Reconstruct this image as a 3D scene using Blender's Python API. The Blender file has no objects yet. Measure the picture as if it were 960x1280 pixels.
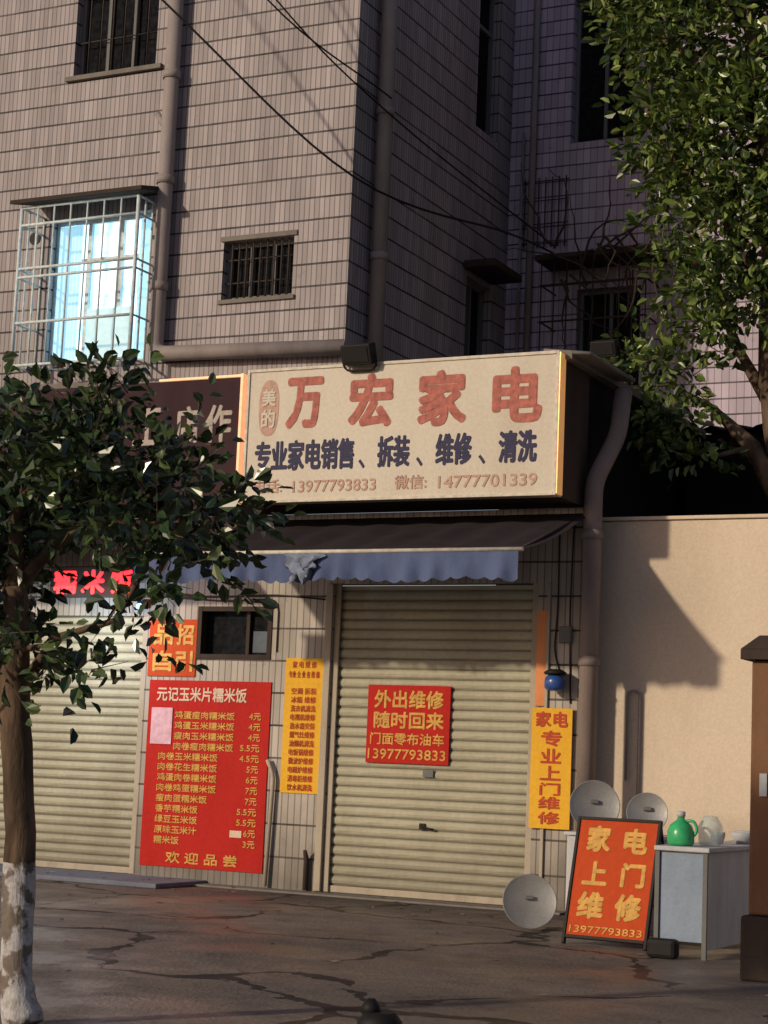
import bpy, bmesh, math, random
from mathutils import Vector, Matrix, Euler
random.seed(7)
SC=bpy.context.scene; COL=SC.collection
ORG={}
# ------------------------------------------------------------------ materials
def newmat(name):
    m=bpy.data.materials.new(name); m.use_nodes=True
    nt=m.node_tree; b=nt.nodes["Principled BSDF"]
    return m,nt,b
def N(nt,t,**k):
    n=nt.nodes.new(t)
    for a,v in k.items(): setattr(n,a,v)
    return n
def math_(nt,op,a,b=None,c=None,clamp=False):
    n=N(nt,"ShaderNodeMath",operation=op,use_clamp=clamp)
    for i,v in enumerate((a,b,c)):
        if v is None: continue
        if isinstance(v,(int,float)): n.inputs[i].default_value=v
        else: nt.links.new(v,n.inputs[i])
    return n.outputs[0]
def mixc(nt,f,a,b,mode='MIX'):
    n=N(nt,"ShaderNodeMix",data_type='RGBA',blend_type=mode)
    for s,v in ((0,f),(6,a),(7,b)):
        if isinstance(v,(int,float)): n.inputs[s].default_value=v
        elif isinstance(v,(tuple,list)): n.inputs[s].default_value=(*v[:3],1)
        else: nt.links.new(v,n.inputs[s])
    return n.outputs[2]
def noise(nt,scale,detail=4,vec=None,rough=0.6,stretch=None):
    tc=N(nt,"ShaderNodeTexCoord").outputs["Object"] if vec is None else vec
    if stretch:
        mp=N(nt,"ShaderNodeMapping"); mp.inputs["Scale"].default_value=stretch
        nt.links.new(tc,mp.inputs[0]); tc=mp.outputs[0]
    n=N(nt,"ShaderNodeTexNoise"); n.inputs["Scale"].default_value=scale
    n.inputs["Detail"].default_value=detail; n.inputs["Roughness"].default_value=rough
    nt.links.new(tc,n.inputs["Vector"]); return n.outputs["Fac"]
def ramp(nt,f,lo,hi):
    n=N(nt,"ShaderNodeMapRange"); n.inputs[1].default_value=lo;n.inputs[2].default_value=hi
    nt.links.new(f,n.inputs[0]); return n.outputs[0]
def bump(nt,b,h,st=0.3,dist=0.01):
    n=N(nt,"ShaderNodeBump"); n.inputs["Strength"].default_value=st; n.inputs["Distance"].default_value=dist
    nt.links.new(h,n.inputs["Height"]); nt.links.new(n.outputs[0],b.inputs["Normal"])
def worldpos(nt,i):
    g=N(nt,"ShaderNodeNewGeometry"); s=N(nt,"ShaderNodeSeparateXYZ"); nt.links.new(g.outputs["Position"],s.inputs[0]); return s.outputs[i]
def surf(name,col,dark=None,scale=4,rough=0.75,metal=0,stain=0.6,bs=0.25,fine=60,streak=True,spec=0.2,groove=None,splash=0):
    m,nt,b=newmat(name)
    if dark is None: dark=tuple(c*0.45 for c in col)
    f=ramp(nt,noise(nt,scale,5,stretch=(1,1,0.35) if streak else None),0.42,0.72)
    f2=math_(nt,'MULTIPLY',f,stain)
    c=mixc(nt,f2,col,dark)
    g=ramp(nt,noise(nt,fine,2),0.3,0.7)
    c=mixc(nt,0.25,c,mixc(nt,g,tuple(x*0.7 for x in col),tuple(min(1,x*1.2) for x in col)))
    if groove:
        tc=N(nt,"ShaderNodeTexCoord").outputs["Object"]; s=N(nt,"ShaderNodeSeparateXYZ"); nt.links.new(tc,s.inputs[0])
        fr=math_(nt,'FRACT',math_(nt,'DIVIDE',s.outputs[2],groove))
        gg=math_(nt,'MAXIMUM',ramp(nt,fr,0.17,0.04),ramp(nt,fr,0.86,0.98))
        c=mixc(nt,math_(nt,'MULTIPLY',gg,0.62),c,(0.045,0.038,0.028))
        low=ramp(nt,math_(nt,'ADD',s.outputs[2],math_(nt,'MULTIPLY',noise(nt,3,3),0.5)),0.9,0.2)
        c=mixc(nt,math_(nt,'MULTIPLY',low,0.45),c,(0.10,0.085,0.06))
    if splash:
        z=worldpos(nt,2); low=ramp(nt,math_(nt,'SUBTRACT',z,math_(nt,'MULTIPLY',noise(nt,2.5,5),0.9)),0.55,-0.2)
        c=mixc(nt,math_(nt,'MULTIPLY',low,splash),c,tuple(x*0.3 for x in col))
    nt.links.new(c,b.inputs["Base Color"])
    b.inputs["Roughness"].default_value=rough; b.inputs["Metallic"].default_value=metal
    b.inputs["Specular IOR Level"].default_value=spec
    bump(nt,b,noise(nt,fine*0.6,3),bs,0.004)
    return m
def tile(name,col,joint,row=0.24,wid=0.06,hl=0.09,vl=0.18,vstr=0.6,stain=0.5):
    m,nt,b=newmat(name)
    tc=N(nt,"ShaderNodeTexCoord").outputs["Object"]
    s=N(nt,"ShaderNodeSeparateXYZ"); nt.links.new(tc,s.inputs[0])
    wob=math_(nt,'MULTIPLY',noise(nt,0.9,2),0.014)
    u=math_(nt,'DIVIDE',math_(nt,'ADD',s.outputs[0],s.outputs[1]),wid)
    v=math_(nt,'DIVIDE',math_(nt,'ADD',s.outputs[2],wob),row)
    hm=math_(nt,'LESS_THAN',math_(nt,'FRACT',v),hl)
    vm=math_(nt,'LESS_THAN',math_(nt,'FRACT',u),vl)
    cmb=N(nt,"ShaderNodeCombineXYZ")
    nt.links.new(math_(nt,'FLOOR',u),cmb.inputs[0]); nt.links.new(math_(nt,'FLOOR',v),cmb.inputs[1])
    wn=N(nt,"ShaderNodeTexWhiteNoise"); nt.links.new(cmb.outputs[0],wn.inputs[0])
    base=mixc(nt,wn.outputs["Value"],tuple(c*0.80 for c in col),tuple(c*1.14 for c in col))
    st=ramp(nt,noise(nt,1.6,5,stretch=(1,1,0.3)),0.4,0.7)
    base=mixc(nt,math_(nt,'MULTIPLY',st,stain),base,tuple(c*0.5 for c in col))
    st2=ramp(nt,noise(nt,9,4),0.62,0.75)
    base=mixc(nt,math_(nt,'MULTIPLY',st2,0.35),base,joint)
    fade=ramp(nt,noise(nt,2.2,3),0.3,0.6)
    c=mixc(nt,math_(nt,'MULTIPLY',vm,vstr),base,joint)
    c=mixc(nt,math_(nt,'MULTIPLY',hm,math_(nt,'MULTIPLY_ADD',fade,0.3,0.68)),c,joint)
    z=worldpos(nt,2); low=ramp(nt,math_(nt,'SUBTRACT',z,math_(nt,'MULTIPLY',noise(nt,2.5,4),0.9)),0.5,-0.3)
    c=mixc(nt,math_(nt,'MULTIPLY',low,0.6),c,(0.06,0.05,0.04))
    nt.links.new(c,b.inputs["Base Color"]); b.inputs["Roughness"].default_value=0.55
    b.inputs["Specular IOR Level"].default_value=0.15
    h=math_(nt,'SUBTRACT',1.0,math_(nt,'MAXIMUM',hm,math_(nt,'MULTIPLY',vm,0.5)))
    bump(nt,b,h,0.5,0.006)
    return m
def plain(name,col,rough=0.6,metal=0,emit=None,es=1,var=0.25,spec=0.2):
    m,nt,b=newmat(name)
    g=ramp(nt,noise(nt,14,4),0.3,0.7)
    c=mixc(nt,g,tuple(x*(1-var) for x in col),tuple(min(1,x*(1+var*0.6)) for x in col))
    nt.links.new(c,b.inputs["Base Color"]); b.inputs["Roughness"].default_value=rough; b.inputs["Metallic"].default_value=metal
    b.inputs["Specular IOR Level"].default_value=spec
    if emit: b.inputs["Emission Color"].default_value=(*emit,1); b.inputs["Emission Strength"].default_value=es
    return m
def leafmat(name,a,b_,c_,tr=0.25,rough=0.32):
    m,nt,b=newmat(name)
    g=N(nt,"ShaderNodeNewGeometry")
    r=N(nt,"ShaderNodeValToRGB"); e=r.color_ramp.elements
    e[0].color=(*a,1); e[1].color=(*c_,1); n=e.new(0.6); n.color=(*b_,1)
    nt.links.new(g.outputs["Random Per Island"],r.inputs[0])
    nt.links.new(r.outputs[0],b.inputs["Base Color"]); b.inputs["Roughness"].default_value=rough
    b.inputs["Specular IOR Level"].default_value=0.7
    if tr:
        t=N(nt,"ShaderNodeBsdfTranslucent"); nt.links.new(r.outputs[0],t.inputs[0])
        mx=N(nt,"ShaderNodeMixShader"); mx.inputs[0].default_value=tr
        nt.links.new(b.outputs[0],mx.inputs[1]); nt.links.new(t.outputs[0],mx.inputs[2])
        nt.links.new(mx.outputs[0],nt.nodes["Material Output"].inputs[0])
    return m

M={}
M['tile']=tile("pale_tile",(0.37,0.325,0.335),(0.024,0.020,0.022))
M['tile2']=tile("rear_tile",(0.54,0.46,0.57),(0.06,0.05,0.065),row=0.19,wid=0.09,hl=0.10,vl=0.1)
M['tile3']=tile("shop_tile",(0.46,0.41,0.36),(0.05,0.04,0.035),row=0.33,wid=0.075,hl=0.06,vl=0.16,stain=0.75)
M['concrete']=surf("concrete",(0.20,0.18,0.16),rough=0.85)
M['darkcon']=surf("dark_concrete",(0.06,0.045,0.038),rough=0.9,spec=0.1)
M['verydark']=surf("shade_dark_wall",(0.022,0.018,0.018),rough=0.95,spec=0.05)  # near-black wall colour with deep shade painted in
M['stucco']=surf("cream_stucco",(0.66,0.55,0.43),(0.40,0.31,0.23),scale=1.1,rough=0.9,stain=0.55,fine=45,bs=0.5,spec=0.1,splash=0.7)
M['pipe']=surf("grey_pipe",(0.30,0.26,0.25),rough=0.6,scale=5)
M['pipe2']=surf("brown_pipe",(0.24,0.19,0.17),rough=0.6,scale=5)
M['black']=plain("black_paint",(0.015,0.014,0.014),0.6)
M['glass']=plain("dark_glass",(0.016,0.017,0.020),0.6,var=0.6,spec=0.0)
M['frame']=surf("window_frame_metal",(0.16,0.16,0.16),rough=0.7)
M['steel']=plain("white_steel_bar",(0.6,0.68,0.7),0.5)
M['rust']=surf("rusty_bar",(0.06,0.045,0.038),rough=0.8)
M['cream']=surf("cream_sign_face",(0.64,0.58,0.49),(0.42,0.35,0.27),scale=1.3,rough=0.7,stain=0.55,fine=30,bs=0.05,spec=0.1)
M['gold']=plain("glowing_gilt_edge",(0.75,0.42,0.18),0.35,0.3,emit=(1,0.45,0.15),es=0.35)  # lit look of the sign edge put in as faint emission
M['redink']=plain("faded_red_letter",(0.42,0.13,0.10),0.6,var=0.45)
M['redpale']=plain("pale_red_letter",(0.50,0.31,0.24),0.6)
M['navy']=plain("navy_letter",(0.03,0.03,0.08),0.6)
M['plum']=surf("plum_sign_face",(0.05,0.026,0.032),rough=0.7,stain=0.5,bs=0.05,spec=0.08)
M['white']=plain("white_letter",(0.42,0.36,0.32),0.6)
M['poster']=surf("red_poster",(0.46,0.024,0.018),(0.27,0.012,0.01),scale=2,rough=0.7,stain=0.6,fine=25,bs=0.3,spec=0.08)
M['oposter']=surf("orange_red_poster",(0.50,0.07,0.020),(0.32,0.04,0.012),scale=2,rough=0.7,stain=0.6,fine=25,bs=0.3,spec=0.08)
M['yposter']=surf("yellow_poster",(0.76,0.42,0.04),(0.53,0.27,0.025),scale=2,rough=0.7,stain=0.5,fine=25,bs=0.3,spec=0.08)
M['yink']=plain("yellow_letter",(0.62,0.35,0.08),0.6,var=0.35)
M['rink']=plain("red_letter",(0.48,0.06,0.018),0.6,var=0.35)
M['wink']=plain("cream_letter",(0.66,0.50,0.38),0.6,var=0.15)
M['pink']=plain("pink_paper",(0.68,0.42,0.50),0.7)
M['awn']=surf("dark_awning_cloth",(0.040,0.034,0.038),rough=0.9,spec=0.05)
M['val']=surf("blue_valance_cloth",(0.10,0.13,0.24),(0.045,0.06,0.12),scale=6,rough=0.9,spec=0.05)
M['tubec']=plain("cream_tube",(0.62,0.56,0.47),0.6)
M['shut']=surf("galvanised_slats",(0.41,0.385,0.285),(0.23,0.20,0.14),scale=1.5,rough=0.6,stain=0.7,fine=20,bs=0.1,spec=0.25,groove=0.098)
M['rail']=surf("shutter_rail",(0.42,0.36,0.28),rough=0.7)
M['orange']=surf("orange_strip",(0.70,0.27,0.11),rough=0.7)
M['dish']=surf("dish_metal",(0.30,0.30,0.30),rough=0.5,metal=0.3,scale=3,streak=False)
M['wood']=surf("brown_pillar",(0.20,0.10,0.05),rough=0.7)
M['wht']=surf("white_panel",(0.50,0.51,0.53),(0.27,0.27,0.27),rough=0.7)
M['green']=plain("green_plastic",(0.04,0.40,0.15),0.3,spec=0.5)
M['blue']=plain("blue_plastic",(0.03,0.08,0.28),0.3,spec=0.5)

# ------------------------------------------------------------------ mesh helpers
def box(bm,x0,x1,y0,y1,z0,z1):
    v=[bm.verts.new(p) for p in ((x0,y0,z0),(x1,y0,z0),(x1,y1,z0),(x0,y1,z0),(x0,y0,z1),(x1,y0,z1),(x1,y1,z1),(x0,y1,z1))]
    for f in ((0,1,5,4),(1,2,6,5),(2,3,7,6),(3,0,4,7),(4,5,6,7),(3,2,1,0)): bm.faces.new([v[i] for i in f])
def tube(bm,pts,rad,seg=10,cap=True,mi=0):
    pts=[Vector(p) for p in pts]; rings=[]
    up=None
    for i,p in enumerate(pts):
        t=(pts[min(i+1,len(pts)-1)]-pts[max(i-1,0)]).normalized()
        if up is None:
            up=t.orthogonal().normalized()
        up=(up-t*up.dot(t)).normalized(); s=t.cross(up)
        r=rad[i] if isinstance(rad,(list,tuple)) else rad
        rings.append([bm.verts.new(p+(up*math.cos(a)+s*math.sin(a))*r) for a in [2*math.pi*k/seg for k in range(seg)]])
    for a,b in zip(rings,rings[1:]):
        for k in range(seg): 
            f=bm.faces.new([a[k],a[(k+1)%seg],b[(k+1)%seg],b[k]]); f.smooth=True; f.material_index=mi
    if cap: bm.faces.new(rings[0][::-1]); bm.faces.new(rings[-1])
def lathe(bm,prof,c,seg=24):
    rings=[]
    for r,z in prof:
        rings.append([bm.verts.new((c[0]+r*math.cos(2*math.pi*k/seg),c[1]+r*math.sin(2*math.pi*k/seg),c[2]+z)) for k in range(seg)])
    for a,b in zip(rings,rings[1:]):
        for k in range(seg):
            f=bm.faces.new([a[k],a[(k+1)%seg],b[(k+1)%seg],b[k]]); f.smooth=True
    bm.faces.new(rings[0][::-1]); bm.faces.new(rings[-1])
def arc(pts,n=6):
    out=[Vector(pts[0])]
    for a,b,c in zip(pts,pts[1:],pts[2:]):
        a,b,c=map(Vector,(a,b,c)); d=min(0.14,(a-b).length/2,(c-b).length/2)
        p=b+(a-b).normalized()*d; q=b+(c-b).normalized()*d
        for i in range(n+1):
            t=i/n; out.append(p*(1-t)**2+b*2*t*(1-t)+q*t*t)
    out.append(Vector(pts[-1])); return out
def link(ob,parent,org):
    COL.objects.link(ob); ORG[ob.name]=Vector(org)
    if parent: ob.parent=parent; ob.location=Vector(org)-ORG[parent.name]
    else: ob.location=org
def tag(ob,label=None,cat=None,group=None,kind=None):
    if label: ob["label"]=label
    if cat: ob["category"]=cat
    if group: ob["group"]=group
    if kind: ob["kind"]=kind
def mk(name,bm,mat,parent=None,label=None,cat=None,org=None,bevel=0,group=None,kind=None,norm=True):
    if norm: bmesh.ops.recalc_face_normals(bm,faces=bm.faces)
    xs=[v.co.x for v in bm.verts];ys=[v.co.y for v in bm.verts];zs=[v.co.z for v in bm.verts]
    if org is None: org=((min(xs)+max(xs))/2,(min(ys)+max(ys))/2,min(zs))
    o=Vector(org)
    for v in bm.verts: v.co-=o
    me=bpy.data.meshes.new(name); bm.to_mesh(me); bm.free()
    if mat: me.materials.append(mat)
    ob=bpy.data.objects.new(name,me); link(ob,parent,o)
    if bevel:
        md=ob.modifiers.new("bevel","BEVEL"); md.width=bevel; md.segments=2; md.limit_method='ANGLE'
    tag(ob,label,cat,group,kind); return ob
def empty(name,org,label,cat,group=None):
    ob=bpy.data.objects.new(name,None); ob.empty_display_size=0.2; link(ob,None,org); tag(ob,label,cat,group); return ob
def mkbox(name,dims,mat,**k):
    bm=bmesh.new(); box(bm,*dims); return mk(name,bm,mat,**k)
def wall(bm,x0,x1,z0,z1,y,holes,depth=0.18,axis='x'):
    xs=sorted({x0,x1,*[h[0] for h in holes],*[h[1] for h in holes]}); zs=sorted({z0,z1,*[h[2] for h in holes],*[h[3] for h in holes]})
    P=(lambda a,d,z:(a,y+d,z)) if axis=='x' else (lambda a,d,z:(y-d,a,z))
    for i in range(len(xs)-1):
        for j in range(len(zs)-1):
            cx=(xs[i]+xs[i+1])/2; cz=(zs[j]+zs[j+1])/2
            if any(h[0]<cx<h[1] and h[2]<cz<h[3] for h in holes): continue
            bm.faces.new([bm.verts.new(P(*q)) for q in ((xs[i],0,zs[j]),(xs[i+1],0,zs[j]),(xs[i+1],0,zs[j+1]),(xs[i],0,zs[j+1]))])
    for a,b,c,d in holes:
        for q in (((a,0,c),(a,0,d),(a,depth,d),(a,depth,c)),((b,0,c),(b,depth,c),(b,depth,d),(b,0,d)),((a,0,c),(a,depth,c),(b,depth,c),(b,0,c)),((a,0,d),(b,0,d),(b,depth,d),(a,depth,d))):
            bm.faces.new([bm.verts.new(P(*w)) for w in q])
def quad(bm,*p): return bm.faces.new([bm.verts.new(q) for q in p])

# ------------------------------------------------------------------ lettering
_cache={}
def glyphs(body):
    if body in _cache: return _cache[body]
    c=bpy.data.curves.new("t","FONT"); c.body=body; c.size=1.0; c.resolution_u=3
    o=bpy.data.objects.new("t",c); COL.objects.link(o); bpy.context.view_layer.update()
    dg=bpy.context.evaluated_depsgraph_get(); me=bpy.data.meshes.new_from_object(o.evaluated_get(dg))
    v=[(p.co.x,p.co.y) for p in me.vertices]; f=[list(p.vertices) for p in me.polygons]
    bpy.data.objects.remove(o); bpy.data.curves.remove(c); bpy.data.meshes.remove(me)
    _cache[body]=(v,f); return v,f
def lettering(lines,mat,y,parent,bold=0.045,name="lettering",label=None):
    """each line (text,x0,x1,z0,z1) becomes one flat lettering part fitted into its box"""
    for body,x0,x1,z0,z1 in lines:
        vs=[];fs=[]
        v,f=glyphs(body)
        if not v: continue
        ax=min(p[0] for p in v);bx=max(p[0] for p in v);ay=min(p[1] for p in v);by=max(p[1] for p in v)
        h=z1-z0; e=bold*h*0.5
        sx=(x1-x0-2*e)/max(bx-ax,1e-6); sz=(h-2*e)/max(by-ay,1e-6)
        offs=[(0,0)]
        if bold: offs=[(math.cos(a)*e,math.sin(a)*e) for a in [k*math.pi/4 for k in range(8)]]+[(0,0)]
        for k,(ox,oz) in enumerate(offs):
            b=len(vs)
            vs+=[(x0+e+(p[0]-ax)*sx+ox,y-0.0004*k,z0+e+(p[1]-ay)*sz+oz) for p in v]
            fs+=[[b+i for i in q] for q in f]
        o=Vector(((x0+x1)/2,y,z0))
        me=bpy.data.meshes.new(name); me.from_pydata([tuple(Vector(q)-o) for q in vs],[],fs); me.materials.append(mat)
        ob=bpy.data.objects.new(name,me); link(ob,parent,o); tag(ob,label)

# ------------------------------------------------------------------ ground
def ground():
    m,nt,b=newmat("asphalt"); 
    c=mixc(nt,ramp(nt,noise(nt,1.2,6),0.35,0.7),(0.045,0.043,0.042),(0.075,0.068,0.06)); nt.links.new(c,b.inputs["Base Color"]); b.inputs["Roughness"].default_value=0.85
    bump(nt,b,noise(nt,90,4),0.5,0.01)
    bm=bmesh.new(); quad(bm,(-400,-400,-0.13),(400,-400,-0.13),(400,400,-0.13),(-400,400,-0.13))
    mk("road",bm,m,kind="structure",label="dark asphalt street surface with fine grit",cat="road",org=(0,0,-0.13))
    m,nt,b=newmat("old_pavement")
    tc=N(nt,"ShaderNodeTexCoord").outputs["Object"]
    wv=N(nt,"ShaderNodeTexNoise"); wv.inputs["Scale"].default_value=1.1; wv.inputs["Detail"].default_value=5; nt.links.new(tc,wv.inputs[0])
    add=N(nt,"ShaderNodeVectorMath",operation='MULTIPLY_ADD'); nt.links.new(wv.outputs["Color"],add.inputs[0]); add.inputs[1].default_value=(1.1,1.1,0); nt.links.new(tc,add.inputs[2])
    vo=N(nt,"ShaderNodeTexVoronoi",feature='DISTANCE_TO_EDGE'); vo.inputs["Scale"].default_value=0.42; nt.links.new(add.outputs[0],vo.inputs[0])
    wid=math_(nt,'MULTIPLY',ramp(nt,noise(nt,0.8,2),0.40,0.60),0.028)
    crack=math_(nt,'LESS_THAN',vo.outputs["Distance"],wid)
    a=mixc(nt,ramp(nt,noise(nt,0.55,6),0.35,0.65),(0.22,0.18,0.15),(0.11,0.092,0.082))
    a=mixc(nt,math_(nt,'MULTIPLY',ramp(nt,noise(nt,3.5,5),0.5,0.75),0.6),a,(0.055,0.046,0.042))
    a=mixc(nt,math_(nt,'MULTIPLY',ramp(nt,noise(nt,55,3),0.55,0.8),0.45),a,(0.27,0.23,0.19))
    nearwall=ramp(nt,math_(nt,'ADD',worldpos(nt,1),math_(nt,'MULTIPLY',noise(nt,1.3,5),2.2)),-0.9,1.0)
    a=mixc(nt,math_(nt,'MULTIPLY',nearwall,0.75),a,(0.045,0.038,0.036))  # grime by the shop front, with the step's shadow painted in
    a=mixc(nt,math_(nt,'MULTIPLY',crack,0.9),a,(0.010,0.008,0.008)); nt.links.new(a,b.inputs["Base Color"])
    rr=ramp(nt,noise(nt,0.9,4),0.4,0.6); mr=N(nt,"ShaderNodeMapRange"); mr.inputs[3].default_value=0.42; mr.inputs[4].default_value=0.85; nt.links.new(rr,mr.inputs[0]); nt.links.new(mr.outputs[0],b.inputs["Roughness"])
    b.inputs["Specular IOR Level"].default_value=0.3
    h=math_(nt,'SUBTRACT',math_(nt,'ADD',noise(nt,30,4),math_(nt,'MULTIPLY',noise(nt,2,3),2.0)),math_(nt,'MULTIPLY',crack,2.0)); bump(nt,b,h,0.6,0.02)
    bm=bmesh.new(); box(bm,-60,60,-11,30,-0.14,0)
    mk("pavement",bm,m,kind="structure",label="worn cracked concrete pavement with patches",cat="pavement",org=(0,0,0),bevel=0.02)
    mkbox("kerb",(-60,60,-11.16,-11.003,-0.14,0.012),M['concrete'],kind="structure",label="low concrete kerb along the street",cat="kerb",bevel=0.015)
    m=surf("step_concrete",(0.17,0.18,0.23),rough=0.75,scale=3,streak=False)  # bluish tint paints the cold light into the concrete colour
    mkbox("doorstep",(-8,-1.35,-0.95,0.1,0,0.05),m,kind="structure",label="low concrete step before the pale shutter",cat="step",bevel=0.012)
    mkbox("doorstep",(-1.345,2.62,-0.28,0.1,0,0.022),M['concrete'],kind="structure",label="thin worn concrete sill before the beige shutter",cat="step",bevel=0.008)
    bm=bmesh.new(); 
    for i in range(170):
        x=random.uniform(-4,6); y=random.choice([random.uniform(-1.2,-0.1),random.uniform(-9,-0.5)])
        if x<-1.3 and y>-1.0: z=0.056
        elif y>-0.3: z=0.028
        else: z=0.006
        a=random.uniform(0,6.28); s=random.uniform(0.02,0.05)
        p=[Vector((x,y,z))+Vector((math.cos(a+k)*s*q,math.sin(a+k)*s*q,h)) for k,q,h in ((0,1,0.01),(1.2,0.5,0),(3.14,1,0.004),(-1.2,0.5,0))]
        quad(bm,*p)
    m=leafmat("dry_leaf",(0.05,0.03,0.015),(0.12,0.07,0.03),(0.30,0.24,0.18),0,0.7)
    mk("fallen_leaves",bm,m,norm=False,label="scattered dry leaves and litter on the pavement",cat="litter",kind="stuff")
ground()

# ------------------------------------------------------------------ apartment building
ab=empty("apartment_building",(-4,2,5.3),"tiled grey apartment block with barred windows above the shops","building")
bm=bmesh.new()
H1=(-3.72,-2.60,8.95,10.35); H2=(-1.57,-0.70,6.17,6.81); H3=(-3.88,-2.52,5.58,7.27)
wall(bm,-12,-0.04,5.13,13.5,0,[H1,H2,H3],0.2)
S1=(3.10,3.78,8.98,10.9); S2=(3.0,3.75,6.0,7.1)
wall(bm,0,4.2,5.13,13.5,-0.04,[S1,S2],0.2,'y')
quad(bm,(-12,0,13.5),(-0.04,0,13.5),(-0.04,9,13.5),(-12,9,13.5)); quad(bm,(-12,0,5.13),(-12,9,5.13),(-12,9,13.5),(-12,0,13.5))
mk("wall",bm,M['tile'],parent=ab,org=(0,0,0),norm=False)
def window(par,x0,x1,z0,z1,y,cols,rows=1,bars=0,fr='frame',axis='x',glass='glass',label=None,back=0.16,fw=0.05,barmat='rust'):
    P=(lambda a,d,z:(a,y+d,z)) if axis=='x' else (lambda a,d,z:(y-d,a,z))
    def bx(bm,a0,a1,d0,d1,c0,c1):
        p=P(a0,d0,c0);q=P(a1,d1,c1); box(bm,min(p[0],q[0]),max(p[0],q[0]),min(p[1],q[1]),max(p[1],q[1]),c0,c1)
    bm=bmesh.new(); bx(bm,x0,x1,back,back+0.012,z0,z1); w=mk("window",bm,M[glass],parent=par,label=label)
    bm=bmesh.new(); e=0.002
    for i in range(cols+1):
        c=x0+fw/2+(x1-x0-fw)*i/cols; bx(bm,c-fw/2+e,c+fw/2-e,back-0.05,back-0.003,z0+e,z1-e)
    for j in range(rows+1):
        c=z0+fw/2+(z1-z0-fw)*j/rows if rows==1 or j in(0,rows) else z0+(z1-z0)*(0.72 if rows==2 else j/rows)
        bx(bm,x0+e,x1-e,back-0.047,back-0.004,c-fw/2+e,c+fw/2-e)
    mk("frame",bm,M[fr],parent=w)
    if bars:
        bm=bmesh.new()
        for i in range(1,bars):
            c=x0+(x1-x0)*i/bars; tube(bm,[P(c,0.05,z0),P(c,0.05,z1)],0.009,6)
        for k in (0.3,0.7): 
            c=z0+(z1-z0)*k; tube(bm,[P(x0,0.062,c),P(x1,0.062,c)],0.008,6)
        mk("bars",bm,M[barmat],parent=w)
    return w
window(ab,*H1,0,3,2,7,label="dark two-pane window in a grey frame")
window(ab,*H2,0,3,1,10,label="small dark window behind thin iron bars")
window(ab,*S1,-0.04,1,2,0,axis='y'); window(ab,*S2,-0.04,2,1,0,axis='y')
for nm,d in (("sill",(-3.80,-2.5,-0.05,0.1,8.89,8.947)),("sill",(-1.60,-0.66,-0.03,0.1,6.12,6.167)),("lintel",(-1.60,-0.66,-0.02,0.05,6.813,6.87))):
    mkbox(nm,d,M['concrete'],parent=ab,bevel=0.006)
m,nt,b=newmat("lit_room"); tc=N(nt,"ShaderNodeTexCoord").outputs["Object"]
wv=N(nt,"ShaderNodeTexWave"); wv.inputs["Scale"].default_value=1.6; wv.inputs["Distortion"].default_value=3; wv.inputs["Detail"].default_value=3; nt.links.new(tc,wv.inputs[0])
c=mixc(nt,wv.outputs["Fac"],(0.34,0.72,0.95),(0.80,0.96,1.0)); c=mixc(nt,ramp(nt,noise(nt,3,3),0.52,0.64),c,(0.22,0.45,0.55))
nt.links.new(c,b.inputs["Base Color"]); nt.links.new(c,b.inputs["Emission Color"]); b.inputs["Emission Strength"].default_value=1.8; M['lit']=m
lw=window(ab,*H3,0,3,2,0,fr='steel',glass='lit',label="brightly lit cold white window",fw=0.05)
cm=plain("pale_curtain",(0.5,0.7,0.75),0.8,emit=(0.35,0.7,0.92),es=0.8)
for x0,x1 in ((-3.82,-3.50),(-2.72,-2.57)):
    bm=bmesh.new(); n=14
    for i in range(n):
        a=x0+(x1-x0)*i/n;b2=x0+(x1-x0)*(i+1)/n
        ya=0.092+0.012*(i%2);yb=0.092+0.012*((i+1)%2); quad(bm,(a,ya,5.64),(b2,yb,5.64),(b2,yb,7.21),(a,ya,7.21))
    mk("curtain",bm,cm,parent=lw,norm=False)
bm=bmesh.new(); box(bm,-3.36,-2.80,0.09,0.10,5.64,6.22); mk("curtain",bm,plain("lower_net_curtain",(0.5,0.6,0.6),0.8,emit=(0.45,0.78,0.88),es=0.6),parent=lw)
bm=bmesh.new(); X0,X1,Z0,Z1,Y=-3.98,-2.42,5.50,7.30,-0.42
def bar(a,b_,r=0.012): tube(bm,[a,b_],r,6)
for i in range(8):
    x=X0+(X1-X0)*i/7; bar((x,Y,Z0),(x,Y,Z1),0.022 if i in(0,7) else 0.011)
for z in (Z0,5.98,6.50,6.60,7.10,Z1):
    bar((X0,Y,z),(X1,Y,z),0.016); bar((X0,Y,z),(X0,0.02,z),0.013); bar((X1,Y,z),(X1,0.02,z),0.013)
for y in (-0.28,-0.14,-0.01):
    bar((X0,y,Z0),(X0,y,Z1));bar((X1,y,Z0),(X1,y,Z1))
for i in range(10):
    x=X0+(X1-X0)*i/9; bar((x,Y,Z0),(x,0.02,Z0),0.008)
mk("bars",bm,M['steel'],parent=lw,label="projecting white steel security cage")
bm=bmesh.new(); v=[(-4.08,-0.52,7.33),(-2.33,-0.52,7.33),(-2.33,0.0,7.46),(-4.08,0.0,7.46)]
top=[bm.verts.new((p[0],p[1],p[2]+0.045)) for p in v]; bot=[bm.verts.new(p) for p in v]
bm.faces.new(top);bm.faces.new(bot[::-1])
for i in range(4): bm.faces.new([bot[i],bot[(i+1)%4],top[(i+1)%4],top[i]])
mk("canopy",bm,M['darkcon'],parent=ab,label="thin concrete hood over the lit window")
bm=bmesh.new(); tube(bm,[(-4.10,-0.012,7.08),(-4.10,0.1,7.08)],0.075,16); mk("vent_hole",bm,M['black'],parent=ab)
bm=bmesh.new(); tube(bm,arc([(-2.29,-0.12,13.4),(-2.29,-0.12,5.60),(0.06,-0.12,5.53)],8),0.085,14); 
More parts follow.
